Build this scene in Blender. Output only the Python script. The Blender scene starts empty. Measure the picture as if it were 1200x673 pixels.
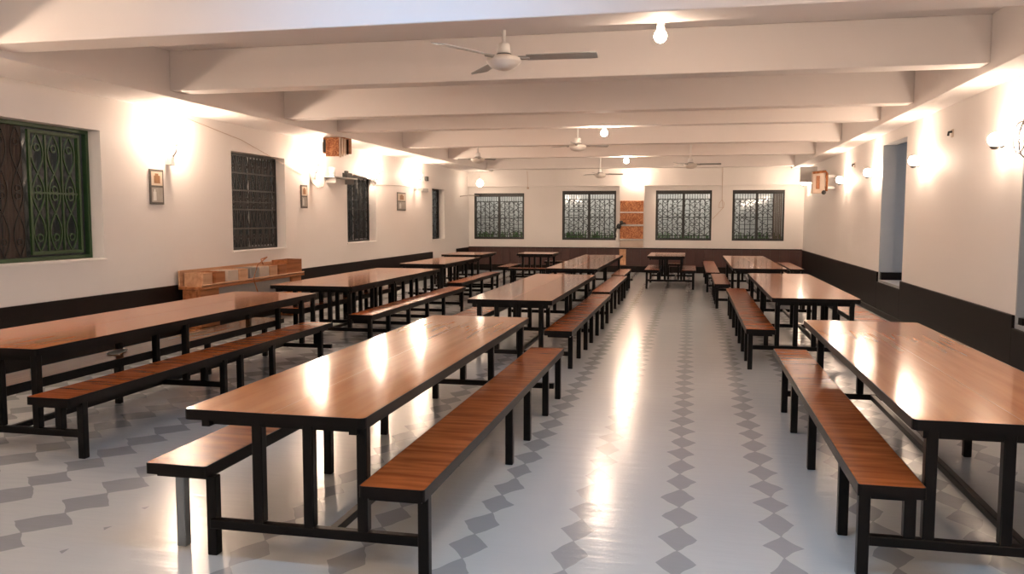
import bpy, bmesh, math, random
from mathutils import Vector, Matrix
random.seed(7)
SC = bpy.context.scene
COL = SC.collection

# ------------------------------------------------------------------ camera
F, YAW, PITCH, ROLL, H = 975.4, .2118, .0830, .0015, 1.65
cy, sy, cp, sp = math.cos(YAW), math.sin(YAW), math.cos(PITCH), math.sin(PITCH)
fwd = Vector((-sy*cp, cy*cp, -sp)); rgt = Vector((cy, sy, 0)); upv = rgt.cross(fwd)
r2 = math.cos(ROLL)*rgt + math.sin(ROLL)*upv; u2 = -math.sin(ROLL)*rgt + math.cos(ROLL)*upv
cd = bpy.data.cameras.new('camera'); cam = bpy.data.objects.new('camera', cd); COL.objects.link(cam)
cd.sensor_width = 36; cd.lens = F/1200*36; cd.clip_start = .05
M = Matrix((r2, u2, -fwd)).transposed().to_4x4(); M.translation = Vector((0, 0, H))
cam.matrix_world = M; SC.camera = cam

# ------------------------------------------------------------------ world, lights, exposure
SC.view_settings.view_transform = 'Standard'; SC.view_settings.look = 'None'
SC.view_settings.gamma = 1; SC.view_settings.use_curve_mapping = False
SC.view_settings.exposure = 1.95
w = bpy.data.worlds.new('night'); SC.world = w; w.use_nodes = True
w.node_tree.nodes['Background'].inputs[0].default_value = (.10, .12, .16, 1)
w.node_tree.nodes['Background'].inputs[1].default_value = .10
WARM = (1, .75, .56)
BULB_WALL, BULB_RIGHT, BULB_CEIL = 150, 66, 100
TUBE = 5
def area(name, loc, rot, sx, sy_, power, col):
    l = bpy.data.lights.new(name, 'AREA'); l.shape = 'RECTANGLE'; l.size = sx; l.size_y = sy_
    l.energy = power; l.color = col
    o = bpy.data.objects.new(name, l); COL.objects.link(o); o.location = loc; o.rotation_euler = rot; return o
area('added_tube_glow', (-2.1, 5.0, 3.29), (math.radians(62), 0, 0), 2.4, .08, TUBE, (.22, .56, 1))  # added out of view, aimed to give the first beam its cool light
area('added_tube_glow', (.1, 3.0, 3.29), (0, 0, 0), 2.4, .08, 15, (.36, .70, 1))  # added out of view for the cool light on the near floor
area('alley_glow', (-2.5, 26.7, 3.3), (0, 0, 0), 11, .5, 62, (1, .93, .85))
area('alley_glow', (-8.0, 13, 3.3), (0, 0, 0), .5, 20, 14, (1, .93, .85))
area('side_room_glow', (5.2, 11, 3.0), (0, math.radians(25), 0), .6, 6, 15, (.8, .88, 1))

# ------------------------------------------------------------------ materials
def mat(name, col, rough=.5, metal=0, emit=None, estr=0, noise=None, bump=0, coat=0, nscale=8, spec=.5):
    m = bpy.data.materials.new(name); m.use_nodes = True; nt = m.node_tree; b = nt.nodes['Principled BSDF']
    b.inputs['Base Color'].default_value = (*col, 1); b.inputs['Roughness'].default_value = rough
    b.inputs['Metallic'].default_value = metal; b.inputs['Coat Weight'].default_value = coat; b.inputs['Specular IOR Level'].default_value = spec
    if emit: b.inputs['Emission Color'].default_value = (*emit, 1); b.inputs['Emission Strength'].default_value = estr
    if noise or bump:
        tc = nt.nodes.new('ShaderNodeTexCoord'); n = nt.nodes.new('ShaderNodeTexNoise')
        n.inputs['Scale'].default_value = nscale; n.inputs['Detail'].default_value = 4
        nt.links.new(tc.outputs['Object'], n.inputs['Vector'])
        if noise:
            mx = nt.nodes.new('ShaderNodeMix'); mx.data_type = 'RGBA'
            mx.inputs[6].default_value = (*col, 1); mx.inputs[7].default_value = (*noise, 1)
            nt.links.new(n.outputs['Fac'], mx.inputs[0]); nt.links.new(mx.outputs[2], b.inputs['Base Color'])
        if bump:
            bp = nt.nodes.new('ShaderNodeBump'); bp.inputs['Strength'].default_value = bump; bp.inputs['Distance'].default_value = .01
            nt.links.new(n.outputs['Fac'], bp.inputs['Height']); nt.links.new(bp.outputs[0], b.inputs['Normal'])
    return m

def math_node(nt, op, a, b=None, c=None):
    n = nt.nodes.new('ShaderNodeMath'); n.operation = op
    for i, v in enumerate((a, b, c)):
        if v is None: continue
        if isinstance(v, (int, float)): n.inputs[i].default_value = v
        else: nt.links.new(v, n.inputs[i])
    return n.outputs[0]

def wood(name, dark, light, along='Y', rough=.22, scale=1.0):
    m = bpy.data.materials.new(name); m.use_nodes = True; nt = m.node_tree; b = nt.nodes['Principled BSDF']
    tc = nt.nodes.new('ShaderNodeTexCoord'); mp = nt.nodes.new('ShaderNodeMapping')
    s = {'Y': (14, .7, 8), 'X': (1.6, 14, 8), 'Z': (14, 14, 1)}[along]
    mp.inputs['Scale'].default_value = [v*scale for v in s]
    nt.links.new(tc.outputs['Object'], mp.inputs[0])
    n = nt.nodes.new('ShaderNodeTexNoise'); n.inputs['Scale'].default_value = 1.6; n.inputs['Detail'].default_value = 2
    n.inputs['Distortion'].default_value = .15
    nt.links.new(mp.outputs[0], n.inputs['Vector'])
    cr = nt.nodes.new('ShaderNodeValToRGB'); e = cr.color_ramp.elements
    e[0].position = .30; e[0].color = (*dark, 1); e[1].position = .66; e[1].color = (*light, 1)
    nt.links.new(n.outputs['Fac'], cr.inputs[0]); nt.links.new(cr.outputs[0], b.inputs['Base Color'])
    b.inputs['Roughness'].default_value = rough; b.inputs['Specular IOR Level'].default_value = .12
    return m

def floor_mat():
    m = bpy.data.materials.new('painted_floor'); m.use_nodes = True; nt = m.node_tree; b = nt.nodes['Principled BSDF']
    tc = nt.nodes.new('ShaderNodeTexCoord')
    wn = nt.nodes.new('ShaderNodeTexNoise'); wn.inputs['Scale'].default_value = 3.2; wn.inputs['Detail'].default_value = 2
    nt.links.new(tc.outputs['Object'], wn.inputs['Vector'])
    sx = nt.nodes.new('ShaderNodeSeparateXYZ'); nt.links.new(tc.outputs['Object'], sx.inputs[0])
    sn = nt.nodes.new('ShaderNodeSeparateColor'); nt.links.new(wn.outputs['Color'], sn.inputs[0])
    X = math_node(nt, 'ADD', sx.outputs[0], math_node(nt, 'MULTIPLY', math_node(nt, 'SUBTRACT', sn.outputs[0], .5), .08))
    Y = math_node(nt, 'ADD', sx.outputs[1], math_node(nt, 'MULTIPLY', math_node(nt, 'SUBTRACT', sn.outputs[1], .5), .14))
    def rows(x0, pitch, hw, lo, hi, y0):
        fx = math_node(nt, 'SUBTRACT', math_node(nt, 'FLOORED_MODULO', math_node(nt, 'SUBTRACT', X, x0-pitch/2), pitch), pitch/2)
        fy = math_node(nt, 'SUBTRACT', math_node(nt, 'FLOORED_MODULO', math_node(nt, 'SUBTRACT', Y, y0-.16), .32), .16)
        d = math_node(nt, 'ADD', math_node(nt, 'DIVIDE', math_node(nt, 'ABSOLUTE', fx), hw), math_node(nt, 'DIVIDE', math_node(nt, 'ABSOLUTE', fy), .165))
        k = math_node(nt, 'LESS_THAN', d, 1.0)
        k = math_node(nt, 'MULTIPLY', k, math_node(nt, 'GREATER_THAN', X, lo))
        return math_node(nt, 'MULTIPLY', k, math_node(nt, 'LESS_THAN', X, hi))
    k = math_node(nt, 'MAXIMUM', rows(-.04, .515, .098, -2.5, 2.9, 3.94), rows(-3.40, .54, .17, -6.5, -3.0, 3.45))
    n = nt.nodes.new('ShaderNodeTexNoise'); n.inputs['Scale'].default_value = 1.2; n.inputs['Detail'].default_value = 5
    nt.links.new(tc.outputs['Object'], n.inputs['Vector'])
    mx = nt.nodes.new('ShaderNodeMix'); mx.data_type = 'RGBA'
    mx.inputs[6].default_value = (.43, .46, .485, 1); mx.inputs[7].default_value = (.51, .53, .545, 1)
    nt.links.new(n.outputs['Fac'], mx.inputs[0])
    dk = nt.nodes.new('ShaderNodeMix'); dk.data_type = 'RGBA'
    dk.inputs[7].default_value = (.265, .28, .30, 1)
    nt.links.new(math_node(nt, 'MULTIPLY', k, .9), dk.inputs[0]); nt.links.new(mx.outputs[2], dk.inputs[6])
    nt.links.new(dk.outputs[2], b.inputs['Base Color'])
    b.inputs['Roughness'].default_value = .2
    mp = nt.nodes.new('ShaderNodeMapping'); mp.inputs['Scale'].default_value = (1.2, 6, 1)
    nt.links.new(tc.outputs['Object'], mp.inputs[0])
    n3 = nt.nodes.new('ShaderNodeTexNoise'); n3.inputs['Scale'].default_value = 2.0; n3.inputs['Detail'].default_value = 3
    nt.links.new(mp.outputs[0], n3.inputs['Vector'])
    bp = nt.nodes.new('ShaderNodeBump'); bp.inputs['Strength'].default_value = .08; bp.inputs['Distance'].default_value = .03
    nt.links.new(n3.outputs['Fac'], bp.inputs['Height']); nt.links.new(bp.outputs[0], b.inputs['Normal'])
    return m

MT = dict(
 floor=floor_mat(),
 wall=mat('white_plaster', (.80, .77, .745), .62, bump=.06, nscale=5),
 ceil=mat('ceiling_paint', (.82, .78, .755), .7, bump=.05, nscale=5),
 wains=mat('black_brown_wainscot', (.0055, .0034, .0028), .42, noise=(.009, .0055, .0045), spec=.15),
 niche=mat('cool_lit_niche', (.33, .35, .37), .6, noise=(.36, .38, .40)),  # grey-blue tint stands in for cool light falling on these walls
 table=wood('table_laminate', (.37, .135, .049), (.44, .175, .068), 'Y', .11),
 seat=wood('seat_laminate', (.21, .048, .011), (.36, .10, .026), 'X', .26),
 frame=mat('black_steel', (.0035, .0028, .0026), .35, spec=.16),
 band=mat('black_edging', (.004, .003, .003), .38, spec=.15),
 ghostleg=mat('ghost_leg_grey', (.20, .23, .26), .3, metal=.6),
 bulb=mat('lit_globe', (1, 1, 1), .4, emit=WARM, estr=BULB_WALL),
 bulbr=mat('lit_globe_right', (1, 1, 1), .4, emit=WARM, estr=BULB_RIGHT),
 bulbg=mat('lit_large_globe', (1, 1, 1), .4, emit=WARM, estr=7),
 bulbd=mat('lit_beam_globe', (1, 1, 1), .4, emit=WARM, estr=BULB_CEIL*1.7),
 bulbc=mat('lit_ceiling_globe', (1, 1, 1), .4, emit=WARM, estr=BULB_CEIL),
 white=mat('white_enamel', (.72, .71, .70), .35),
 fan=mat('grey_fan_blade', (.36, .38, .38), .35),
 fanw=mat('cream_fan_motor', (.62, .58, .54), .35),
 dark=mat('dark_plastic', (.02, .02, .02), .5),
 green=mat('green_painted_iron', (.022, .062, .018), .4, noise=(.032, .08, .022)),
 iron=mat('dark_iron', (.012, .012, .011), .45),
 ironl=mat('grey_brown_iron', (.075, .066, .06), .5),
 winfr=mat('dark_window_frame', (.018, .019, .018), .4),
 curtain=mat('brown_grey_curtain', (.10, .075, .06), .85, noise=(.06, .045, .037), nscale=4),
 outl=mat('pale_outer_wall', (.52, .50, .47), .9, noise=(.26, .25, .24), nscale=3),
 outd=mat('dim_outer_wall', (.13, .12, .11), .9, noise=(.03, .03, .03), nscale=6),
 grass=mat('grass', (.05, .14, .02), .9, noise=(.02, .06, .01), nscale=20),
 rackw=wood('brown_rack_wood', (.20, .07, .025), (.40, .16, .065), 'Y', .4),
 palew=wood('pale_rack_wood', (.42, .22, .12), (.60, .36, .22), 'Y', .5),
 cream=mat('cream_board', (.62, .52, .43), .6, noise=(.5, .38, .3)),
 paper=mat('white_paper', (.75, .72, .68), .8),
 metal=mat('grey_metal', (.35, .34, .33), .35, metal=.7),
 wire=mat('grey_wire', (.3, .26, .23), .6),
 wirep=mat('pale_wire', (.55, .42, .34), .6),
)
def plank_mat():
    m = bpy.data.materials.new('red_brown_planks'); m.use_nodes = True; nt = m.node_tree; b = nt.nodes['Principled BSDF']
    tc = nt.nodes.new('ShaderNodeTexCoord'); sx = nt.nodes.new('ShaderNodeSeparateXYZ'); nt.links.new(tc.outputs['Object'], sx.inputs[0])
    n = nt.nodes.new('ShaderNodeTexNoise'); n.inputs['Scale'].default_value = 4
    mp = nt.nodes.new('ShaderNodeMapping'); mp.inputs['Scale'].default_value = (7, 7, .6); nt.links.new(tc.outputs['Object'], mp.inputs[0]); nt.links.new(mp.outputs[0], n.inputs['Vector'])
    mx = nt.nodes.new('ShaderNodeMix'); mx.data_type = 'RGBA'; mx.inputs[6].default_value = (.035, .009, .006, 1); mx.inputs[7].default_value = (.062, .017, .011, 1)
    nt.links.new(n.outputs['Fac'], mx.inputs[0]); nt.links.new(mx.outputs[2], b.inputs['Base Color']); b.inputs['Roughness'].default_value = .4
    return m
MT['plank'] = plank_mat()
def carved_mat():
    m = bpy.data.materials.new('carved_orange_wood'); m.use_nodes = True; nt = m.node_tree; b = nt.nodes['Principled BSDF']
    tc = nt.nodes.new('ShaderNodeTexCoord'); n = nt.nodes.new('ShaderNodeTexNoise'); n.inputs['Scale'].default_value = 9; n.inputs['Distortion'].default_value = 3
    nt.links.new(tc.outputs['Object'], n.inputs['Vector'])
    cr = nt.nodes.new('ShaderNodeValToRGB'); e = cr.color_ramp.elements; e[0].position = .38; e[0].color = (.28, .075, .018, 1); e[1].position = .62; e[1].color = (.62, .27, .11, 1)
    nt.links.new(n.outputs['Fac'], cr.inputs[0]); nt.links.new(cr.outputs[0], b.inputs['Base Color']); b.inputs['Roughness'].default_value = .5
    bp = nt.nodes.new('ShaderNodeBump'); bp.inputs['Strength'].default_value = .6; bp.inputs['Distance'].default_value = .03
    nt.links.new(n.outputs['Fac'], bp.inputs['Height']); nt.links.new(bp.outputs[0], b.inputs['Normal'])
    return m
MT['carved'] = carved_mat()
def glass_mat():
    m = bpy.data.materials.new('window_glass'); m.use_nodes = True; nt = m.node_tree; nt.nodes.clear()
    o = nt.nodes.new('ShaderNodeOutputMaterial'); mx = nt.nodes.new('ShaderNodeMixShader'); t = nt.nodes.new('ShaderNodeBsdfTransparent'); g = nt.nodes.new('ShaderNodeBsdfGlossy')
    g.inputs['Roughness'].default_value = .05; mx.inputs[0].default_value = .04; t.inputs[0].default_value = (.85, .88, .88, 1)
    nt.links.new(t.outputs[0], mx.inputs[1]); nt.links.new(g.outputs[0], mx.inputs[2]); nt.links.new(mx.outputs[0], o.inputs[0]); return m
MT['glass'] = glass_mat()

# ------------------------------------------------------------------ mesh helpers
class MB:
    def __init__(s): s.bm = bmesh.new()
    def box(s, x0, x1, y0, y1, z0, z1):
        v = [s.bm.verts.new((x, y, z)) for z in (z0, z1) for x, y in ((x0, y0), (x1, y0), (x1, y1), (x0, y1))]
        for f in ((3, 2, 1, 0), (4, 5, 6, 7), (0, 1, 5, 4), (1, 2, 6, 5), (2, 3, 7, 6), (3, 0, 4, 7)): s.bm.faces.new([v[i] for i in f])
        return s
    def prism(s, pts, z0, z1):
        a = [s.bm.verts.new((x, y, z0)) for x, y in pts]; b = [s.bm.verts.new((x, y, z1)) for x, y in pts]; n = len(pts)
        s.bm.faces.new(a[::-1]); s.bm.faces.new(b)
        for i in range(n): s.bm.faces.new((a[i], a[(i+1) % n], b[(i+1) % n], b[i]))
        return s
    def ring(s, po, pi, z0, z1):
        n = len(po); L = [[s.bm.verts.new((x, y, z)) for x, y in p] for p, z in ((po, z0), (po, z1), (pi, z1), (pi, z0))]
        for i in range(n):
            j = (i+1) % n
            for k in range(4):
                A, B = L[k], L[(k+1) % 4]; s.bm.faces.new((A[i], A[j], B[j], B[i]))
        return s
    def lathe(s, prof, seg=20, c=(0, 0, 0)):
        rings = []
        for r, z in prof:
            if r < 1e-5: rings.append([s.bm.verts.new((c[0], c[1], c[2]+z))])
            else: rings.append([s.bm.verts.new((c[0]+r*math.cos(2*math.pi*i/seg), c[1]+r*math.sin(2*math.pi*i/seg), c[2]+z)) for i in range(seg)])
        for A, B in zip(rings, rings[1:]):
            for i in range(seg):
                j = (i+1) % seg
                if len(A) == 1 and len(B) == 1: continue
                if len(A) == 1: s.bm.faces.new((A[0], B[j], B[i]))
                elif len(B) == 1: s.bm.faces.new((A[i], A[j], B[0]))
                else: s.bm.faces.new((A[i], A[j], B[j], B[i]))
        return s
    def tube(s, pts, r, seg=6, closed=False):
        P = [Vector(p) for p in pts]; n = len(P); rings = []
        for i, p in enumerate(P):
            a = P[i-1] if (i or closed) else P[i]; b = P[(i+1) % n] if (i < n-1 or closed) else P[i]
            t = (b-a).normalized() if (b-a).length > 0 else Vector((0, 0, 1))
            ref = Vector((0, 0, 1)) if abs(t.z) < .9 else Vector((1, 0, 0))
            if abs(t.x) < .02 and len(pts) > 2: ref = Vector((1, 0, 0))
            elif abs(t.y) < .02 and len(pts) > 2: ref = Vector((0, 1, 0))
            u = t.cross(ref).normalized(); v = t.cross(u)
            rings.append([s.bm.verts.new(p + r*(math.cos(2*math.pi*k/seg+.785)*u + math.sin(2*math.pi*k/seg+.785)*v)) for k in range(seg)])
        for i in range(n if closed else n-1):
            A, B = rings[i], rings[(i+1) % n]
            for k in range(seg): s.bm.faces.new((A[k], A[(k+1) % seg], B[(k+1) % seg], B[k]))
        if not closed: s.bm.faces.new(rings[0][::-1]); s.bm.faces.new(rings[-1])
        return s
    def build(s, name, m, parent=None, bevel=0, smooth=False, origin=None):
        if origin is not None: bmesh.ops.translate(s.bm, verts=s.bm.verts, vec=-Vector(origin))
        bmesh.ops.recalc_face_normals(s.bm, faces=s.bm.faces)
        me = bpy.data.meshes.new(name); s.bm.to_mesh(me); s.bm.free()
        o = bpy.data.objects.new(name, me); COL.objects.link(o); me.materials.append(MT[m] if isinstance(m, str) else m)
        if smooth:
            for f in me.polygons: f.use_smooth = True
        if bevel:
            b = o.modifiers.new('bevel', 'BEVEL'); b.width = bevel; b.segments = 2; b.limit_method = 'ANGLE'
        if origin is not None: o.location = origin
        if parent: o.parent = parent
        return o
def tag(o, label=None, cat=None, group=None, kind=None):
    if label: o['label'] = label
    if cat: o['category'] = cat
    if group: o['group'] = group
    if kind: o['kind'] = kind
    return o
def empty(name, loc=(0, 0, 0), rz=0):
    o = bpy.data.objects.new(name, None); COL.objects.link(o); o.location = loc; o.rotation_euler = (0, 0, rz); o.empty_display_size = .1; return o
def rr(x0, x1, y0, y1, r):
    pts = []
    for cx, cy_, a in ((x1-r, y0+r, -90), (x1-r, y1-r, 0), (x0+r, y1-r, 90), (x0+r, y0+r, 180)):
        for k in range(5): t = math.radians(a+k*22.5); pts.append((cx+r*math.cos(t), cy_+r*math.sin(t)))
    return pts

# ------------------------------------------------------------------ the room
XL, XR, YB, YF, ZC = -6.93, 3.2, 25.7, -2.2, 3.62
ZW = .72
def holed(name, axis, pos, th, a0, a1, z0, z1, holes, m='wall'):
    """a wall of thickness th behind plane pos, with rectangular holes (a0,a1,z0,z1)"""
    As = sorted({a0, a1, *[h[0] for h in holes], *[h[1] for h in holes]}); Zs = sorted({z0, z1, *[h[2] for h in holes], *[h[3] for h in holes]})
    b = MB(); nA, nZ = len(As)-1, len(Zs)-1
    solid = [[not any(h[0] <= (As[i]+As[i+1])/2 <= h[1] and h[2] <= (Zs[j]+Zs[j+1])/2 <= h[3] for h in holes) for j in range(nZ)] for i in range(nA)]
    V = {}
    def v(i, j, s):
        k = (i, j, s)
        if k not in V:
            p = pos + (th if s else 0); V[k] = b.bm.verts.new((p, As[i], Zs[j]) if axis == 'x' else (As[i], p, Zs[j]))
        return V[k]
    for i in range(nA):
        for j in range(nZ):
            if not solid[i][j]: continue
            for s in (0, 1): b.bm.faces.new([v(i, j, s), v(i+1, j, s), v(i+1, j+1, s), v(i, j+1, s)])
            for di, dj, e in ((-1, 0, ((i, j), (i, j+1))), (1, 0, ((i+1, j), (i+1, j+1))), (0, -1, ((i, j), (i+1, j))), (0, 1, ((i, j+1), (i+1, j+1)))):
                ni, nj = i+di, j+dj
                if ni < 0 or nj < 0 or ni >= nA or nj >= nZ or not solid[ni][nj]:
                    b.bm.faces.new([v(*e[0], 0), v(*e[1], 0), v(*e[1], 1), v(*e[0], 1)])
    return tag(b.build(name, m), kind='structure')

tag(MB().box(XL-.3, XR+2.6, YF-.3, YB+.3, -.1, 0).build('floor', 'floor'), kind='structure')
tag(MB().box(XL-.3, XR+2.6, YF-.3, YB+.3, ZC, ZC+.12).build('ceiling', 'ceil'), kind='structure')
LW = [(6.9, 8.8, 1.16, 2.68), (11.7, 13.42, 1.13, 2.67), (16.1, 17.7, 1.13, 2.53), (21.85, 23.0, 1.05, 2.45)]
BW = [(-6.75, -5.14, .98, 2.42), (-3.93, -2.27, .97, 2.48), (-1.07, .58, .98, 2.48), (1.18, 2.66, .98, 2.48)]
RW = [(13.85, 15.5, .55, 2.9), (6.6, 9.2, .55, 3.06)]
holed('wall_left', 'x', XL, -.25, YF, YB+.25, 0, ZC, LW)
holed('wall_right', 'x', XR, .22, YF, YB+.25, 0, ZC, RW)
holed('wall_back', 'y', YB, .25, XL, XR, 0, ZC, BW)
tag(MB().box(XL, XR, YF-.25, YF, 0, ZC).build('wall_front', 'wall'), kind='structure')
# back wall: pilaster and lintel standing forward of the window bays
tag(MB().box(-2.16, -1.40, YB-.14, YB, ZW, 2.62).build('trim_1', 'wall', bevel=.006), kind='structure')
tag(MB().box(XL, XR, YB-.14, YB, 2.62, ZC).build('trim_2', 'wall'), kind='structure')
# side soffits and cross beams
tag(MB().box(XL, -6.11, YF, YB-.14, 3.08, ZC).build('trim_3', 'ceil', bevel=.01), kind='structure')
tag(MB().box(2.80, XR, YF, YB-.14, 3.08, ZC).build('trim_4', 'ceil', bevel=.01), kind='structure')
for k, (y0, y1, zb) in enumerate(((6.28, 6.66, 3.15), (9.0, 9.3, 3.15), (11.85, 12.12, 3.15), (13.8, 14.05, 3.15), (17.2, 17.45, 3.15), (20.65, 20.9, 3.15), (24.7, 24.95, 3.11))):
    tag(MB().box(-6.11, 2.80, y0, y1, zb, ZC).build('trim_%d' % (5+k), 'ceil', bevel=.012), kind='structure')
# wainscots
b = MB().box(XL, XL+.03, YF, 21.8, 0, ZW).box(XL, XL+.03, 24.2, YB-.14, 0, ZW)
tag(b.build('baseboard_left', 'wains', bevel=.004), kind='structure')
b = MB().box(XR-.03, XR, 9.2, 13.85, 0, ZW-.04).box(XR-.03, XR, 15.5, YB-.14, 0, ZW).box(XR-.03, XR, 13.85, 15.5, 0, .55).box(XR-.03, XR, YF, 9.2, 0, .55)
b.box(XR-.06, XR-.03, YF, YB-.14, 0, .09)
tag(b.build('baseboard_right', 'wains', bevel=.004), kind='structure')
b = MB(); x = XL+.03
while x < XR-.03:
    b.box(x, min(x+.262, XR-.03), YB-.16, YB, .19, ZW); x += .27
b.box(XL+.03, XR-.03, YB-.15, YB, .19, ZW)
wb = tag(b.build('baseboard_back', 'plank', bevel=.003), kind='structure')
MB().box(XL+.03, XR-.03, YB-.18, YB-.0, 0, .19).build('plinth', 'wains', wb, bevel=.004)
MB().box(XL+.03, XR-.03, YB-.17, YB, ZW, ZW+.02).build('cap_rail', 'wains', wb)
# side room / niches on the right
holed('wall_niche', 'x', 5.6, .1, 5.4, 16.2, 0, 3.6, [], 'niche')
tag(MB().box(XR+.22, 5.6, 15.5, 15.6, 0, 3.6).build('wall_niche_end', 'niche'), kind='structure')
tag(MB().box(XR+.22, 5.6, 9.2, 9.32, 0, 3.6).build('wall_niche_middle', 'niche'), kind='structure')
tag(MB().box(XR, XR+.22, 15.46, 15.5, .55, 2.9).box(XR, XR+.22, 9.17, 9.2, .55, 3.06).build('trim_12', 'niche'), kind='structure')
tag(MB().box(XR, XR+.9, 13.85, 15.46, .55, .59).box(XR, XR+.9, 6.6, 9.17, .55, .59).build('trim_13', 'niche'), kind='structure')
tag(MB().box(XR+.02, XR+.9, 15.36, 15.46, .59, .72).box(XR+.02, XR+.9, 9.07, 9.17, .59, .66).build('trim_14', 'wains'), kind='structure')
# outside
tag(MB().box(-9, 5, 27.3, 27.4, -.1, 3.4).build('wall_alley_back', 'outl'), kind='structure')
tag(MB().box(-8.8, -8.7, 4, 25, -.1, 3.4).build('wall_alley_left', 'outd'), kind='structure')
b = MB()
for i in range(900):
    x = random.uniform(-8, 4.5); y = random.uniform(26.5, 27.2); h = random.uniform(.9, 1.22)
    b.tube([(x, y, 0), (x+random.uniform(-.05, .05), y, h)], .02, 3)
tag(b.build('grass_strip', 'grass'), 'tall green grass growing outside behind the far windows', 'grass', kind='stuff')

# ------------------------------------------------------------------ windows
def curly(w_, h_, cols, rows, style):
    """polylines (list of 2D points, closed) of a wrought iron panel"""
    L = []; cw, ch = w_/cols, h_/rows
    if style == 'wave':
        for c in range(cols):
            x = (c+.5)*cw
            for s in (-1, 1):
                L.append(([(x+s*cw*.36*math.sin(2*math.pi*t/24*1.5), h_*t/24) for t in range(25)], False))
            for q in (.12, .47, .53, .88):
                L.append(([(x+cw*.16*math.cos(a*.7), h_*q+cw*.16*math.sin(a*.7)) for a in range(9)], True))
        return L
    for c in range(cols):
        for r in range(rows):
            x, z = (c+.5)*cw, (r+.5)*ch; k = random.choice('oossxjcl')
            if k == 'o': L.append(([(x+cw*.38*math.cos(a*.785), z+ch*.36*math.sin(a*.785)) for a in range(8)], True))
            elif k in 's': 
                s = random.choice((-1, 1)); L.append(([(x+s*cw*.42*math.sin(math.pi*(t-4)/4), z+ch*.5*(t-4)/4) for t in range(9)], False))
            elif k == 'x': s = random.choice((-1, 1)); L.append(([(x-s*cw*.5, z-ch*.5), (x+s*cw*.5, z+ch*.5)], False))
            elif k == 'j': L.append(([(x+cw*.4*math.cos(a*.5), z+ch*.45*math.sin(a*.5)) for a in range(8)], False))
            elif k == 'c': s = random.choice((-1, 1)); L.append(([(x+s*cw*.4*math.cos(a*.5+1.5), z+ch*.45*math.sin(a*.5+1.5)) for a in range(8)], False))
            else: L.append(([(x-cw*.5, z), (x+cw*.5, z)], False))
    return L
def panel(b, T, a0, a1, z0, z1, cols, rows, style, r=.007, bars=True):
    """T maps (a, z) to 3D"""
    for pts, cl in curly(a1-a0, z1-z0, cols, rows, style): b.tube([T(a0+p, z0+q) for p, q in pts], r, 4, cl)
    if bars:
        for c in range(cols+1):
            a = a0+(a1-a0)*c/cols; b.tube([T(a, z0), T(a, z1)], r*1.25, 4)
        for q in (0, .5, 1): b.tube([T(a0, z0+q*(z1-z0)), T(a1, z0+q*(z1-z0))], r*1.25, 4)
def frame_boxes(b, axis, p0, p1, a0, a1, z0, z1, t):
    for A0, A1, Z0, Z1 in ((a0, a1, z0, z0+t), (a0, a1, z1-t, z1), (a0, a0+t, z0+t, z1-t), (a1-t, a1, z0+t, z1-t)):
        if axis == 'x': b.box(p0, p1, A0, A1, Z0, Z1)
        else: b.box(A0, A1, p0, p1, Z0, Z1)
def win_root(n, loc):
    o = empty('window_%d' % n, loc); o['kind'] = 'structure'; return o
def kid(b, name, m, root, **k):
    o = b.build(name, m, None, **k); o.parent = root; o.matrix_parent_inverse = Matrix.Translation(-root.location); return o
# left wall windows
for n, (a0, a1, z0, z1) in enumerate(LW):
    r = win_root(n+1, (XL-.12, (a0+a1)/2, z0)); fm = 'green' if n == 0 else 'winfr'
    b = MB(); frame_boxes(b, 'x', XL-.225, XL-.165, a0, a1, z0, z1, .045 if n == 0 else .03); kid(b, 'window_frame', fm, r, bevel=.003)
    kid(MB().box(XL-.235, XL-.229, a0+.02, a1-.02, z0+.02, z1-.02), 'glass_pane', 'glass', r)
    T = lambda a, z: (XL-.185, a, z)
    if n == 0:
        sa = 7.85
        b = MB(); frame_boxes(b, 'x', XL-.185, XL-.155, sa, a1-.16, z0+.07, z1-.07, .035)
        kid(b, 'sash', 'green', r, bevel=.003)
        b = MB(); panel(b, T, sa+.03, a1-.19, z0+.1, z1-.1, 3, 2, 'wave', .012)
        kid(b, 'grille', 'green', r)
        b = MB(); N = 24
        for c0, c1 in ((7.18, 7.5), (7.52, 7.82)):
            top = [b.bm.verts.new((XL-.215+.012*math.sin(i*1.3), c0+(c1-c0)*i/N, z1-.03)) for i in range(N+1)]
            bot = [b.bm.verts.new((XL-.215+.012*math.sin(i*1.3+.3), c0+(c1-c0)*i/N, z0+.04)) for i in range(N+1)]
            for i in range(N): b.bm.faces.new((top[i], top[i+1], bot[i+1], bot[i]))
        kid(b, 'curtain', 'curtain', r, smooth=True)
        b = MB(); panel(b, T, 6.95, 7.82, z0+.05, z1-.05, 4, 3, 'wave', .007, False); kid(b, 'grille', 'iron', r)
    else:
        b = MB(); panel(b, T, a0+.03, a1-.03, z0+.03, z1-.03, 8 if n == 1 else 6, 6, 'wave' if n == 1 else 'mix', .009)
        if n == 1:
            for q in (.22, .42, .62, .8): b.tube([T(a0+.02, z0+q*(z1-z0)), T(a1-.02, z0+q*(z1-z0))], .018, 4)
        kid(b, 'grille', 'ironl' if n == 1 else 'iron', r)
        b = MB(); frame_boxes(b, 'x', XL-.225, XL-.21, (a0+a1)/2-.02, a1-.03, z0+.03, z1-.03, .03); kid(b, 'sash', 'metal', r)
    kid(MB().box(XL-.13, XL+.015, a0-.02, a1+.02, z0-.03, z0-.002), 'window_sill', 'wall', r, bevel=.004)
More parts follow.
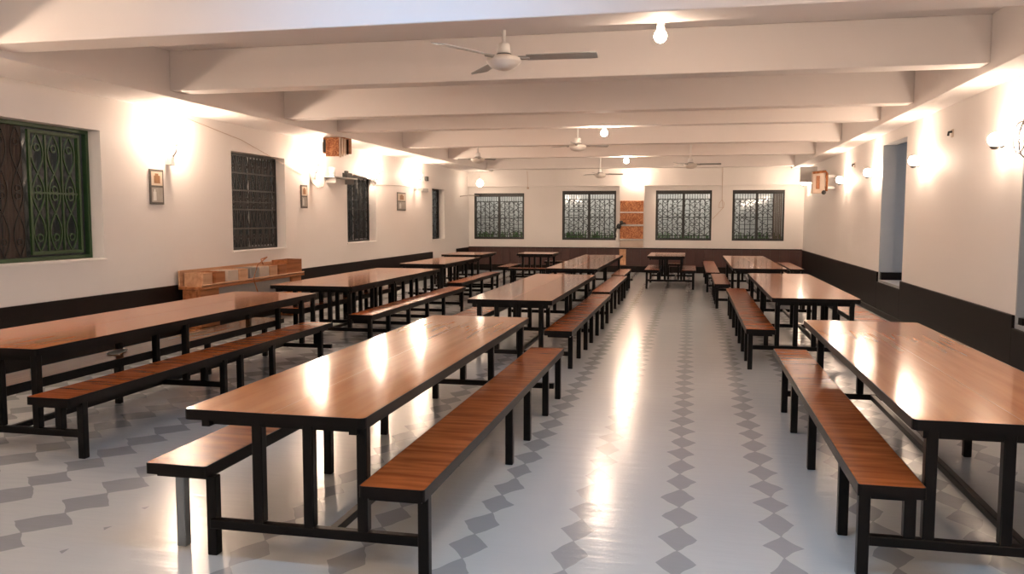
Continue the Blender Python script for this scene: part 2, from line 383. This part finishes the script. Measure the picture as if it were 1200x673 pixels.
# back wall windows
for n, (a0, a1, z0, z1) in enumerate(BW):
    r = win_root(n+5, ((a0+a1)/2, YB+.05, z0)); T = lambda a, z: (a, YB+.035, z)
    b = MB(); frame_boxes(b, 'y', YB-.01, YB+.07, a0, a1, z0, z1, .05); b.box(a0+.05, a1-.05, YB+.0, YB+.07, z1-.11, z1-.05); kid(b, 'window_frame', 'winfr', r, bevel=.003)
    mid = (a0+a1)/2 if n != 3 else a0+.70
    gx = a1-.05 if n != 3 else a1-.32
    kid(MB().box(mid-.03, mid+.03, YB+.0, YB+.06, z0+.05, z1-.11), 'mullion', 'winfr', r)
    kid(MB().box(a0+.05, a1-.05, YB+.075, YB+.08, z0+.05, z1-.05), 'glass_pane', 'glass', r)
    for c0, c1 in ((a0+.06, mid-.03), (mid+.03, gx)):
        b = MB(); k = max(3, round((c1-c0)/.145)); panel(b, T, c0, c1, z0+.14, z1-.26, k, 8, 'mix', .0125)
        for c in range(k*2+1): a = c0+(c1-c0)*c/(k*2); b.tube([T(a, z1-.26), T(a, z1-.11)], .009, 4)
        b.tube([T(c0, z0+.06), T(c1, z0+.06)], .012, 4)
        for c in range(k*2+1): a = c0+(c1-c0)*c/(k*2); b.tube([T(a, z0+.05), T(a, z0+.14)], .008, 4)
        kid(b, 'grille', 'iron', r)
    if n == 3:
        b = MB()
        for q in range(5): b.box(gx+.01+q*.05, gx+.045+q*.05, YB+.02, YB+.05, z0+.05, z1-.11)
        kid(b, 'shutter', 'curtain', r)

# ------------------------------------------------------------------ dining units (table welded to its benches)
def slab(parent, part, m, x0, x1, y0, y1, z, th, seam=False):
    r = .03 if x1-x0 > .5 else .015
    o = MB().prism(rr(x0+.004, x1-.004, y0+.004, y1-.004, r), z-.012, z).build(part, m, parent)
    e = MB().ring(rr(x0, x1, y0, y1, r), rr(x0+.004, x1-.004, y0+.004, y1-.004, r), z-th, z-.001)
    e.prism(rr(x0+.004, x1-.004, y0+.004, y1-.004, r), z-th, z-.0125)
    e.build('edge_band', 'band', o)
    if seam:
        xm = (x0+x1)/2
        MB().box(xm-.0015, xm+.0015, y0+.01, y1-.01, z-.0004, z+.00025).build('seam', 'rackw', o)
    return o
def unit(label, top, benches, frames, posts, barx, group='long dining tables with attached benches', stretch=True, pale=False):
    """top (x0,x1,y0,y1); benches list of (x0,x1,y0,y1,side,[leg ys]); frames list of y"""
    X0, X1, Y0, Y1 = top; root = empty('dining_table', ((X0+X1)/2, Y0, 0)); tag(root, label, 'table', group)
    ox, oy = root.location.x, root.location.y; L = .026
    slab(root, 'tabletop', 'table', X0-ox, X1-ox, Y0-oy, Y1-oy, .75, .05, seam=True)
    for s in (X0+.06, X1-.10): MB().box(s-ox, s+.04-ox, Y0+.06-oy, Y1-.06-oy, .655, .70).build('apron_rail', 'frame', root)
    for fy in frames:
        MB().box(barx[0]-ox, barx[1]-ox, fy-.022-oy, fy+.022-oy, .14, .188).build('crossbar', 'frame', root, bevel=.005)
        for px in posts: MB().box(px-L-ox, px+L-ox, fy-L-oy, fy+L-oy, .188, .701).build('table_leg', 'frame', root, bevel=.006)
        MB().box(X0+.05-ox, X1-.05-ox, fy-.02-oy, fy+.02-oy, .66, .70).build('top_bearer', 'frame', root)
    if stretch and len(frames) > 1:
        xm = (posts[0]+posts[-1])/2+.1; MB().box(xm-.02-ox, xm+.02-ox, frames[0]+.022-oy, frames[-1]-.022-oy, .145, .185).build('stretcher', 'frame', root, bevel=.004)
    for (bx0, bx1, by0, by1, lx, legs, inner) in benches:
        s = slab(root, 'bench_seat', 'table' if pale and lx < X0+.6 else 'seat', bx0-ox, bx1-ox, by0-oy, by1-oy, .45, .055)  # lighter laminate stands in for wall glare reflected on this seat
        MB().box(bx0+.03-ox, bx1-.03-ox, by0+.05-oy, by1-.05-oy, .37, .395).build('seat_rail', 'frame', root)
        for ly in legs: MB().box(lx-L-ox, lx+L-ox, ly-L-oy, ly+L-oy, 0, .396).build('bench_leg', 'frame', root, bevel=.006)
        if inner is not None:
            for fy in frames: MB().box(inner-L-ox, inner+L-ox, fy-L-oy, fy+L-oy, .188, .396).build('bench_post', 'frame', root, bevel=.005)
    return root

c1 = unit('nearest centre table, its wide brown top glossy with lamp reflections', (-2.33, -1.42, 3.45, 7.35),
     [(-2.60, -2.27, 3.53, 7.4, -2.262, [3.58, 4.9, 5.9, 7.2], None), (-1.44, -1.13, 3.42, 7.55, -1.165, [3.53, 5.35, 5.97, 6.76, 7.42], None)],
     [3.56, 7.2], [-2.0, -1.74, -1.47], (-2.262, -1.165))
MB().box(-2.50-c1.location.x, -2.45-c1.location.x, 3.62-3.45, 3.67-3.45, 0, .396).build('bench_leg', 'ghostleg', c1, bevel=.006)['label'] = 'pale grey shape standing in for a leg reflection'  # ghostly leg reflection built as a solid grey leg
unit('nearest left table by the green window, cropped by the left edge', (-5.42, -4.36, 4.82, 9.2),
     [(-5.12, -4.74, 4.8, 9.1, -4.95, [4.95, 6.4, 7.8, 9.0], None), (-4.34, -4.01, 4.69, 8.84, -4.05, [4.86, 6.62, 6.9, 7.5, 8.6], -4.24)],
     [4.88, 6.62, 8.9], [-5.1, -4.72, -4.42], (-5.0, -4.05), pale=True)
unit('nearest right table, cropped by the right edge of the photo', (.99, 1.93, 3.97, 7.74),
     [(.76, 1.05, 3.93, 7.95, .80, [4.0, 4.51, 5.67, 6.63, 7.32], 1.0), (1.86, 2.18, 4.1, 7.7, 1.9, [4.3, 5.47, 6.21, 7.4], None)],
     [4.02, 7.32], [1.08, 1.40, 1.72], (.80, 1.9))
unit('second centre table from the camera, a long aisle bench on its right', (-2.43, -1.47, 8.9, 13.18),
     [(-2.86, -2.5, 8.95, 12.9, -2.80, [9.02, 10.9, 12.0, 12.85], None), (-1.52, -1.22, 8.7, 13.1, -1.27, [8.96, 9.65, 10.3, 10.9, 11.6, 12.3, 13.0], None)],
     [8.97, 10.9, 13.0], [-2.3, -2.1, -1.85, -1.6], (-2.80, -1.27))
unit('second left table from the camera, beyond the low wooden rack', (-5.5, -4.33, 10.15, 14.1),
     [(-5.35, -5.0, 10.1, 14.0, -5.2, [10.3, 11.1, 11.95, 12.8, 13.9], None), (-4.14, -3.83, 9.6, 14.0, -3.88, [9.66, 10.3, 11.1, 11.95, 12.8, 13.9], None)],
     [10.3, 11.1, 11.95, 12.8, 13.9], [-5.2, -4.95, -4.7, -4.42], (-5.2, -3.88))
unit('second right table from the camera, beside the grey wall opening', (.91, 1.86, 9.8, 14.15),
     [(.60, .91, 9.3, 14.7, .65, [9.35, 9.9, 10.6, 11.3, 12.0, 12.9, 14.0, 14.5], .86), (1.92, 2.26, 9.7, 13.2, 1.98, [9.9, 11.0, 12.0, 13.0], None)],
     [9.9, 12.0, 14.0], [.98, 1.18, 1.38, 1.6, 1.78], (.65, 1.98))
unit('third left table from the camera, just before the wall corner', (-5.6, -4.68, 15.5, 18.4),
     [(-4.42, -4.14, 14.8, 18.0, -4.18, [14.9, 15.6, 16.5, 17.4, 17.9], None)],
     [15.6, 16.5, 17.4, 17.92], [-5.4, -5.1, -4.76], (-5.45, -4.18))
unit('third centre table from the camera, reaching near the carved panels', (-2.55, -1.62, 14.7, 20.4),
     [(-1.58, -1.28, 13.5, 17.3, -1.33, [13.6, 14.4, 15.1, 15.9, 16.6, 17.2], None), (-1.64, -1.36, 17.6, 19.7, -1.41, [17.7, 18.3, 19.0, 19.6], None),
      (-2.95, -2.66, 14.7, 18.5, -2.9, [14.9, 16.1, 17.3, 18.4], None)],
     [14.9, 17.0, 20.2], [-2.4, -2.05, -1.7], (-2.9, -1.36))
unit('third right table from the camera, furthest of the right row', (.74, 1.68, 15.45, 20.6),
     [(.43, .72, 15.6, 18.5, .48, [15.6, 16.4, 17.1, 17.8, 18.35], None), (1.75, 2.05, 15.6, 19.5, 1.95, [15.6, 16.7, 17.8, 19.4], None)],
     [15.6, 17.8, 20.4], [.85, 1.2, 1.56], (.48, 1.95))
unit('far left corner table half hidden behind the third left table', (-6.0, -4.98, 19.6, 21.2),
     [(-6.35, -6.05, 19.6, 21.2, -6.2, [19.75, 21.0], None)], [19.75, 21.05], [-5.85, -5.1], (-6.2, -5.05), group='short tables at the back of the hall')
unit('short table by the back wall left of centre, between two windows', (-4.3, -3.38, 20.5, 21.6),
     [(-4.66, -4.36, 19.9, 21.4, -4.5, [20.0, 21.3], None), (-3.3, -3.0, 20.3, 21.6, -3.1, [20.4, 21.5], None)], [20.62, 21.48], [-4.15, -3.85, -3.5], (-4.5, -3.1), group='short tables at the back of the hall')
unit('small square-ended table standing alone in the far aisle by the plank wainscot', (-1.02, -.14, 20.0, 22.1),
     [(-1.06, -.72, 19.55, 21.6, -1.0, [19.6, 21.5], -.76), (-.20, .12, 19.5, 21.5, .06, [19.56, 21.4], -.15)], [19.6+.5, 21.9], [-.72, -.60, -.22], (-1.0, .06), group='short tables at the back of the hall')

def bench(label, x0, x1, y0, y1, cross=False):
    r = empty('bench', ((x0+x1)/2, (y0+y1)/2, 0)); tag(r, label, 'bench', 'loose benches'); ox, oy = r.location.x, r.location.y; L = .024
    slab(r, 'bench_seat', 'seat', x0-ox, x1-ox, y0-oy, y1-oy, .45, .055)
    n = 2 if max(x1-x0, y1-y0) < 2 else 3
    for i in range(n):
        t = i/(n-1)
        for s in (0, 1):
            if cross: px, py = x0+.08+(x1-x0-.16)*t, (y0+.04, y1-.04)[s]
            else: px, py = (x0+.04, x1-.04)[s], y0+.08+(y1-y0-.16)*t
            MB().box(px-L-ox, px+L-ox, py-L-oy, py+L-oy, 0, .396).build('leg', 'frame', r, bevel=.005)
        if not cross: MB().box(x0+.04+L-ox, x1-.04-L-ox, py-.018-oy, py+.018-oy, .13, .17).build('crossbar', 'frame', r)
    return r
bench('long bench reaching towards the back wall along the right row', .33, .63, 18.9, 23.9)
bench('bench against the dark right wainscot behind the third right table', 2.3, 2.62, 20.6, 23.7)
bench('short crosswise bench behind the small far aisle table', -.66, -.24, 22.3, 22.6, True)
bench('crosswise bench in front of the short left of centre table', -4.28, -3.35, 19.4, 19.7, True)
bench('crosswise bench by the back wall under the second far window', -4.0, -2.9, 22.8, 23.1, True)

# ------------------------------------------------------------------ lamps
def sphere(b, c, r, seg=16):
    return b.lathe([(r*math.sin(math.pi*i/seg), -r*math.cos(math.pi*i/seg)) for i in range(seg+1)], seg, c)
def sconce_left(y, label, z=2.42):
    r = empty('wall_sconce', (XL, y, z)); tag(r, label, 'lamp', 'sconces on the left wall')
    MB().box(.001, .02, -.05, .05, -.07, .07).build('backplate', 'white', r, bevel=.004)
    MB().prism([(.0, -.035), (.09, -.045), (.09, .045), (.0, .035)], -.07, .08).build('holder', 'white', r, bevel=.006)
    MB().tube([(.09, 0, .05), (.13, 0, .10), (.14, 0, .19)], .014, 8).build('arm', 'metal', r, smooth=True)
    MB().lathe([(.028, .18), (.032, .20), (.032, .235), (.02, .245)], 14, (.14, 0, 0)).build('socket', 'metal', r, smooth=True)
    sphere(MB(), (.14, 0, .305), .065).build('bulb', 'bulb', r, smooth=True)
sconce_left(5.2, 'unseen wall sconce added on the left wall to light the near end')  # this and the next are unseen, added to light the near end
sconce_left(.6, 'unseen wall sconce added on the left wall level with the camera')
sconce_left(10.1, 'wall sconce glaring between the green window and the barred window')
sconce_left(14.45, 'wall sconce to the left of the hanging brown box')
sconce_left(17.5, 'wall sconce above the narrow third left window')
sconce_left(20.35, 'farthest sconce on the left wall, beside the corner')
def sconce_right(y, label, x=None, z=2.44):
    r = empty('wall_sconce', (XR, y, z)); tag(r, label, 'lamp', 'sconces on the right wall')
    MB().box(-.018, -.001, -.045, .045, -.08, .07).build('backplate', 'white', r, bevel=.004)
    MB().tube([(-.015, 0, -.03), (-.07, 0, -.035), (-.11, 0, -.055)], .02, 8).build('arm', 'metal', r, smooth=True)
    MB().lathe([(.0, -.085), (.03, -.08), (.05, -.055), (.052, -.05), (.0, -.05)], 14, (-.16, 0, 0)).build('cup', 'metal', r, smooth=True)
    sphere(MB(), (-.16, 0, .02), .07).build('bulb', 'bulbr', r, smooth=True)
sconce_right(4.6, 'unseen globe sconce added on the right wall to light the near end')  # unseen pair on this side, added for warm light near the camera
sconce_right(.4, 'unseen globe sconce added on the right wall level with the camera')
sconce_right(9.52, 'nearest globe sconce on the right wall, by the right edge')
sconce_right(12.75, 'globe sconce just before the grey wall opening')
sconce_right(15.9, 'globe sconce just past the grey wall opening')
sconce_right(18.8, 'globe sconce between the opening and the white wall box')
sconce_right(24.6, 'farthest globe sconce on the right wall, in the back corner', z=2.62)
def bulb_ceiling(x, y, z, ztop, label, r_=.07, m='bulbc'):
    r = empty('ceiling_lamp', (x, y, z)); tag(r, label, 'lamp', 'bare globe bulbs under the ceiling')
    sphere(MB(), (0, 0, 0), r_).build('bulb', m, r, smooth=True)
    MB().lathe([(.0, r_-.01), (.03, r_-.008), (.034, r_+.05), (0, r_+.05)], 14).build('socket', 'white', r, smooth=True)
    if ztop-z > r_+.06: MB().tube([(0, 0, r_+.05), (0, 0, ztop-z)], .012, 8).build('stem', 'white', r)
bulb_ceiling(-.27, 6.85, 3.09, ZC, 'nearest ceiling bulb, right of the big fan', .05)
bulb_ceiling(-1.44, 13.93, 3.05, 3.15, 'middle ceiling bulb hanging from a beam', .055, 'bulbd')
bulb_ceiling(-1.6, 20.8, 3.05, 3.15, 'far ceiling bulb just left of the aisle', .06, 'bulbd')
bulb_ceiling(-6.35, 24.85, 2.70, 3.08, 'ceiling bulb hanging above the leftmost far window', .11, 'bulbg')
bulb_ceiling(-3.6, 1.0, 3.1, ZC, 'unseen ceiling bulb added over the left front corner of the hall')  # two unseen bulbs added to brighten the near end
bulb_ceiling(1.2, -1.0, 3.1, ZC, 'unseen ceiling bulb added behind the camera on the right')
r = empty('wall_sconce', (-1.65, YB-.14, 2.80)); tag(r, 'sconce glowing above the carved orange panels on the back wall', 'lamp')
MB().box(-.04, .04, -.018, -.001, -.06, .06).build('backplate', 'white', r)
MB().tube([(0, -.015, -.02), (0, -.10, -.03), (0, -.12, -.0)], .015, 8).build('arm', 'metal', r, smooth=True)
sphere(MB(), (0, -.12, .06), .065).build('bulb', 'bulbr', r, smooth=True)
for (x, y) in ((-2.1, 5.0), (.1, 3.0)):  # housings for the two added cool lamps, out of view
    r = empty('added_tube_light', (x, y, ZC)); tag(r, 'unseen white tube lamp added above the camera for cool light', 'lamp', 'added tube lamps above the camera')
    MB().box(-1.25, 1.25, -.05, .05, -.3, -.22).build('housing', 'white', r, bevel=.01)
    MB().box(-1.0, -.96, -.02, .02, -.22, -.001).box(.96, 1.0, -.02, .02, -.22, -.001).build('hanger', 'white', r)

# ------------------------------------------------------------------ fans
def fan(x, y, z, a0, label, R=.68, ztop=ZC, m='fan'):
    r = empty('ceiling_fan', (x, y, z)); tag(r, label, 'fan', 'ceiling fans')
    MB().lathe([(0, -.075), (.06, -.07), (.12, -.045), (.155, -.005), (.16, .01), (.15, .02), (.155, .028), (.12, .045), (.07, .06), (0, .062)], 28).build('motor', 'fanw', r, smooth=True)
    MB().lathe([(.068, .058), (.072, .062), (.066, .07), (.0, .07)], 24).build('collar', 'dark', r, smooth=True)
    MB().lathe([(.0, .07), (.062, .07), (.055, .15), (.045, .165), (.018, .17), (.016, ztop-z-.06), (.045, ztop-z-.055), (.055, ztop-z), (0, ztop-z)], 20).build('down_rod', 'white', r, smooth=True)
    for k in range(3):
        a = math.radians(a0+120*k); c, s = math.cos(a), math.sin(a)
        def P(u, v, w): return Vector((u*c-v*s, u*s+v*c, w))
        b = MB(); n = 10; rows = []
        for i in range(n+1):
            t = i/n; u = .21+(R-.21)*t; hw = (.058+.022*t)*(R/.8)
            if t > .93: hw *= .72
            rows.append([b.bm.verts.new(P(u, v*hw, .03-v*.012+wz)) for v, wz in ((-1, 0), (1, 0), (1, .006), (-1, .006))])
        for A, B in zip(rows, rows[1:]):
            for q in range(4): b.bm.faces.new((A[q], A[(q+1) % 4], B[(q+1) % 4], B[q]))
        b.bm.faces.new(rows[0][::-1]); b.bm.faces.new(rows[-1])
        bl = b.build('blade', m, r)
        MB().tube([P(.13, 0, .03), P(.24, 0, .027)], .018, 6).build('blade_iron', 'metal', bl)
fan(-1.68, 7.45, 3.05, 1, 'big nearest ceiling fan, its hub and grey right blade clear', .84)
fan(-2.05, 15.2, 2.93, 150, 'white ceiling fan just under the middle beams', .6)
fan(-4.75, 18.4, 2.95, 170, 'ceiling fan over the left tables, mostly a disc', .5)
fan(-2.4, 22.3, 2.78, 20, 'far ceiling fan hanging low over the second far window', .62)
fan(-.05, 20.2, 2.88, 0, 'far ceiling fan over the aisle, blades spread level', .7)

# ------------------------------------------------------------------ things on the left wall
for y0, y1, z0, z1, lab in ((9.69, 9.98, 1.82, 2.28, 'nearest double picture on the left wall, beside the green window'), (14.0, 14.26, 1.82, 2.24, 'double picture on the left wall between the barred window and shelf'), (19.06, 19.66, 1.82, 2.26, 'farthest double picture on the left wall, under the last sconces')):
    r = empty('picture', (XL, y0, z0)); tag(r, lab, 'picture', 'framed double pictures on the left wall'); W, Hh = y1-y0, z1-z0
    MB().box(.001, .016, 0, W, 0, Hh).build('frame', mat('picture_frame', (.10, .09, .08), .5), r, bevel=.003)
    MB().box(.016, .019, .03, W-.03, Hh*.54, Hh-.03).build('print', mat('print_cream', (.60, .52, .42), .6), r)
    MB().box(.016, .019, .03, W-.03, .03, Hh*.48).build('print', mat('print_grey', (.26, .24, .21), .6, noise=(.4, .38, .35), nscale=14), r)
    MB().box(.019, .0205, W*.28, W*.72, Hh*.60, Hh*.82).box(.019, .0205, W*.36, W*.6, Hh*.82, Hh*.88).build('motif', mat('print_brown', (.36, .19, .09), .6, noise=(.2, .1, .05), nscale=30), r)
    MB().box(.019, .0205, W*.2, W*.42, .05, Hh*.36).box(.019, .0205, W*.26, W*.36, Hh*.36, Hh*.43).build('motif', mat('print_white', (.6, .6, .58), .6), r)
# hanging brown box
r = empty('hanging_cabinet', (-6.25, 14.0, 2.78)); tag(r, 'brown box with a ribbed pale side hanging under the left soffit', 'box')
MB().box(-.24, .18, .02, .34, .02, .295).build('body', 'rackw', r, bevel=.008)
MB().prism([(-.17, 0), (.08, 0), (.08, .02), (-.17, .02)], -.04, .295).build('front_panel', 'carved', r, bevel=.004)
b = MB()
for i in range(4): b.box(.085+i*.045, .118+i*.045, -.01+i*.01, .02, -.06+i*.015, .29-i*.012)
b.build('ribbed_side', 'cream', r, bevel=.008)
MB().box(-.23, -.18, 0, .02, .04, .26).build('dark_grille', 'dark', r)
MB().tube([(-.1, .15, .29), (-.1, .15, .30)], .012).build('hook', 'metal', r)
wire([(-6.1, 14.1, 2.75), (-6.3, 14.6, 2.6), (XL+.1, 15.2, 2.45)], 'thin wire from the hanging brown box down to the wall shelf', 'wire', .005) if False else None
# wall shelf with clutter
r = empty('wall_shelf', (XL, 15.0, 2.42)); tag(r, 'narrow grey wall shelf below the hanging brown box', 'shelf')
MB().box(.001, .22, 0, 1.15, 0, .025).build('board', 'metal', r, bevel=.003)
for y in (.1, 1.0): MB().prism([(.001, y), (.2, y), (.001, y+.02)], -.1, 0).build('bracket', 'metal', r)
MB().tube([(.15, 1.1, .10), (.17, 1.9, .06), (.15, 2.35, -.02)], .014, 6).build('rod', 'metal', r, smooth=True)
o = MB().lathe([(0, 0), (.05, 0), (.075, .17), (.07, .17), (.045, .01), (0, .01)], 16).build('cup', 'fan', None, smooth=True); o.location = (XL+.12, 15.12, 2.446); tag(o, 'grey flared cup on the narrow wall shelf', 'cup')
o = MB().box(-.05, .05, -.14, .14, 0, .10).box(-.03, .03, -.10, .0, .10, .14).build('radio', 'dark', None, bevel=.01); o.location = (XL+.12, 15.85, 2.446); tag(o, 'small dark gadget at the far end of the wall shelf', 'gadget')
def wire(pts, label, m='wire', r=.006, grp=None):
    tag(MB().tube(pts, r, 5).build('wire', m), label, 'wire', grp)
wire([(XL+.01, 14.35, 2.5), (XL+.01, 14.4, 2.32), (XL+.01, 14.7, 2.2), (XL+.01, 14.95, 2.26), (XL+.01, 15.0, 2.44)], 'drooping wire between left wall sconce and wall shelf')
wire([(XL+.008, 14.1, 2.42), (XL+.008, 12.0, 2.86), (XL+.008, 10.3, 3.06)], 'thin wire slanting down the left wall towards the second sconce', 'wirep', .004)
wire([(XL+.01, 17.6, 2.38), (XL+.01, 19.3, 2.42), (XL+.01, 20.88, 2.40)], 'thin wire along the left wall near the last sconces')
tag(MB().box(XL, XL+.04, 20.9, 21.4, 2.33, 2.42).build('switch_box', 'metal'), 'small grey switch box high on the left wall corner', 'switch')
tag(MB().box(XL, XL+.05, 21.2, 21.4, 2.62, 2.74).build('socket_box', 'dark'), 'tiny dark box above the grey switch box', 'box')
# wooden rack with boxes along the left wall
r = empty('wooden_rack', (-6.6, 10.15, 0)); tag(r, 'long low wooden rack against the left wall under the barred window', 'rack')
MB().box(-.26, .10, .0, 3.08, .66, .70).build('shelf_board', 'rackw', r, bevel=.005)
MB().box(-.26, -.235, .0, 3.08, .70, .92).build('back_board', 'palew', r, bevel=.004)
for y0, y1 in ((.02, .5), (2.7, 3.05)):
    MB().prism([(-.22, y0), (.06, y0), (.06, y1), (-.22, y1)], .12, .66).build('pedestal', 'rackw', r, bevel=.02)
    MB().box(-.24, .08, y0-.02, y1+.02, 0, .12).build('foot', 'rackw', r, bevel=.02)
MB().box(.0, .02, .5, 2.7, .42, .655).build('apron', 'metal', r)
MB().tube([(.09, 0, .72), (.09, 3.08, .72)], .012).build('lip_rail', 'palew', r)
ys = [.04, .36, .70, 1.0, 1.32, 1.62, 1.92, 2.22]
for i, y in enumerate(ys):
    mm = ['palew', 'rackw', 'cream', 'palew', 'metal', 'cream', 'palew', 'rackw'][i]
    o = MB(); w_ = .2+.05*((i*7) % 3)/2; a, c = .15, .12
    o.ring(rr(-a, a, -w_/2-.02, w_/2+.02, .02), rr(-a+.012, a-.012, -w_/2-.008, w_/2+.008, .01), 0, .18); o.prism(rr(-a+.012, a-.012, -w_/2-.008, w_/2+.008, .01), 0, .012)
    o = o.build('wooden_box', mm); o.location = (-6.675, 10.3+y, .701)
    tag(o, ['pale open box at the near end of the low rack', 'brown open box, second from the near end of the rack', 'cream open box, third from the near end of the rack', 'pale open box, fourth from the near end of the rack', 'grey open box at the middle of the rack', 'cream open box just past the middle of the rack', 'pale open box beside the last brown one on the rack', 'brown open box next to the big end crate'][i], 'box', 'open boxes on the wooden rack')
o = MB().ring(rr(-.14, .14, -.27, .27, .01), rr(-.125, .125, -.255, .255, .008), 0, .24).prism(rr(-.125, .125, -.255, .255, .008), 0, .015).build('crate', 'rackw'); o.location = (-6.68, 12.95, .703)
tag(o, 'larger brown crate at the far end of the low rack', 'crate')
wire([(-6.6, 12.0, .91), (-6.55, 11.85, 1.0), (-6.5, 11.95, 1.03), (-6.47, 11.6, .93), (-6.46, 11.45, .72), (-6.46, 11.6, .45), (-6.46, 11.9, .40)], 'brown looped cord draped over the boxes of the low rack', 'rackw', .010)
o = MB().box(0, .1, 0, .22, 0, .012).build('paper', 'paper', bevel=.002); o.location = (-4.98, 6.3, .451); o.rotation_euler = (0, 0, .3); tag(o, 'small folded paper on the bench under the nearest left table', 'paper')

# ------------------------------------------------------------------ back wall details
for z0, z1, lab in ((1.84, 2.17, 'top carved orange panel on the back wall pilaster'), (1.46, 1.80, 'middle carved orange panel on the back wall pilaster'), (1.02, 1.40, 'lowest carved orange panel on the back wall pilaster')):
    tag(MB().box(-2.13, -1.43, YB-.20, YB-.142, z0, z1).build('carved_panel', 'carved', bevel=.006), lab, 'panel', 'carved panels on the pilaster')
for z, lab in ((1.805, 'upper white ledge between the carved panels'), (1.415, 'middle white ledge between the carved panels'), (.985, 'lowest white ledge under the carved panels')):
    tag(MB().box(-2.15, -1.41, YB-.24, YB-.142, z, z+.028).build('ledge', 'white', bevel=.003), lab, 'shelf', 'white ledges on the pilaster')
tag(MB().box(-2.13, -1.43, YB-.165, YB-.142, .75, .975).build('board', 'cream', bevel=.003), 'pale board below the lowest carved panel', 'board')
tag(MB().box(-2.14, -1.94, YB-.19, YB-.165, .22, .70).build('board', 'palew', bevel=.003), 'narrow pale board leaning on the plank wainscot', 'board')
b = MB(); sphere(b, (-2.08, YB-.26, 1.52), .055, 10); b.lathe([(0, 0), (.06, 0), (.075, .08), (.04, .15), (0, .16)], 12, (-2.16, YB-.27, 1.32))
b.tube([(-2.2, YB-.27, 1.4), (-2.26, YB-.27, 1.2), (-2.24, YB-.27, 1.06)], .02, 6); b.tube([(-2.12, YB-.27, 1.44), (-2.0, YB-.27, 1.5), (-1.95, YB-.27, 1.47)], .02, 6)
b.bm.transform(Matrix.Translation((0, -.035, 0)))
tag(b.build('figurine', 'dark', smooth=True), 'small dark figurine at the left of the carved panels', 'figurine')
wire([(.87, YB-.15, 3.2), (.87, YB-.15, 2.2), (.80, YB-.15, 2.1), (.78, YB-.15, 1.96), (.92, YB-.15, 1.96), (.93, YB-.15, 2.1), (.87, YB-.15, 2.2), (.90, YB-.15, 1.95), (.75, YB-.15, 1.78), (.60, YB-.15, 1.62)], 'looped wire hanging between the two right far windows', 'wirep', .008)
wire([(-5.0, YB-.15, 2.6), (-5.0, YB-.15, 2.85), (-5.02, YB-.15, 3.1)], 'short wire end above the leftmost far window', 'wirep', .006)
tag(MB().box(-5.02, -4.96, YB-.17, YB-.142, 2.54, 2.60).build('hook', 'wirep'), 'tiny brown hook right of the leftmost far window', 'hook')
wire([(XL+.02, 24.6, 2.3), (-6.7, 24.9, 2.34), (-6.55, YB-.2, 2.34)], 'short pipe in the back left corner', 'wire', .014)

# ------------------------------------------------------------------ right wall details
r = empty('wall_box', (XR-.001, 20.3, 2.22)); tag(r, 'cream box with a brown rim mounted high on the right wall', 'box')
MB().box(-.50, -.22, 0, .22, .0, .50).build('body', 'cream', r, bevel=.02)
MB().tube([(-.50, -.01, .47), (-.22, -.01, .50), (-.19, -.01, .45), (-.19, -.01, .05)], .03, 8).build('brown_rim', 'rackw', r)
MB().box(-.42, -.34, -.012, .0, .10, .40).build('inset', 'rackw', r, bevel=.004)
MB().box(-.22, .0, .05, .18, .1, .16).box(-.22, .0, .05, .18, .36, .42).build('wall_bracket', 'metal', r)
sphere(MB(), (-.25, -.02, .02), .05, 10).build('knob', 'dark', r, smooth=True)
r = empty('grey_panel', (XR-.001, 21.6, 2.55)); tag(r, 'dull grey board standing out from the right wall behind the cream box', 'board')
MB().box(-.62, -.22, 0, .04, -.02, .36).build('board', 'metal', r, bevel=.01)
MB().box(-.24, .0, .0, .04, .1, .14).build('arm', 'metal', r)
for y, z, lab in ((11.55, 2.72, 'small dark hook on the right wall near the first sconce'), (18.0, 2.72, 'small dark hook on the right wall beyond the opening')):
    r = empty('wall_hook', (XR, y, z)); tag(r, lab, 'hook', 'hooks on the right wall')
    MB().box(-.012, -.001, -.035, .035, -.05, .05).build('plate', 'cream', r)
    MB().tube([(-.012, 0, .02), (-.05, 0, .015), (-.055, 0, -.03)], .015, 6).build('prong', 'dark', r)
# wall fan at the right edge
r = empty('wall_fan', (XR-.02, 8.86, 2.42)); tag(r, 'wire-caged wall fan cut off by the right edge', 'fan')
b = MB()
for x_, R_ in ((-.14, .15), (-.08, .19), (-.02, .16)): b.tube([(x_, R_*math.cos(a*.2618), R_*math.sin(a*.2618)) for a in range(24)], .006, 4, True)
for a in range(12):
    c, s = math.cos(a*.5236), math.sin(a*.5236); b.tube([(-.15, .03*c, .03*s), (-.14, .15*c, .15*s), (-.08, .19*c, .19*s), (-.02, .16*c, .16*s)], .003, 4)
b.build('cage', 'iron', r)
MB().tube([(-.10, 0, 0), (.0, 0, 0)], .05, 12).build('motor', 'dark', r)
MB().tube([(-.02, -.02, .1), (-.02, -.02, .42)], .03, 8).build('mount', 'dark', r)
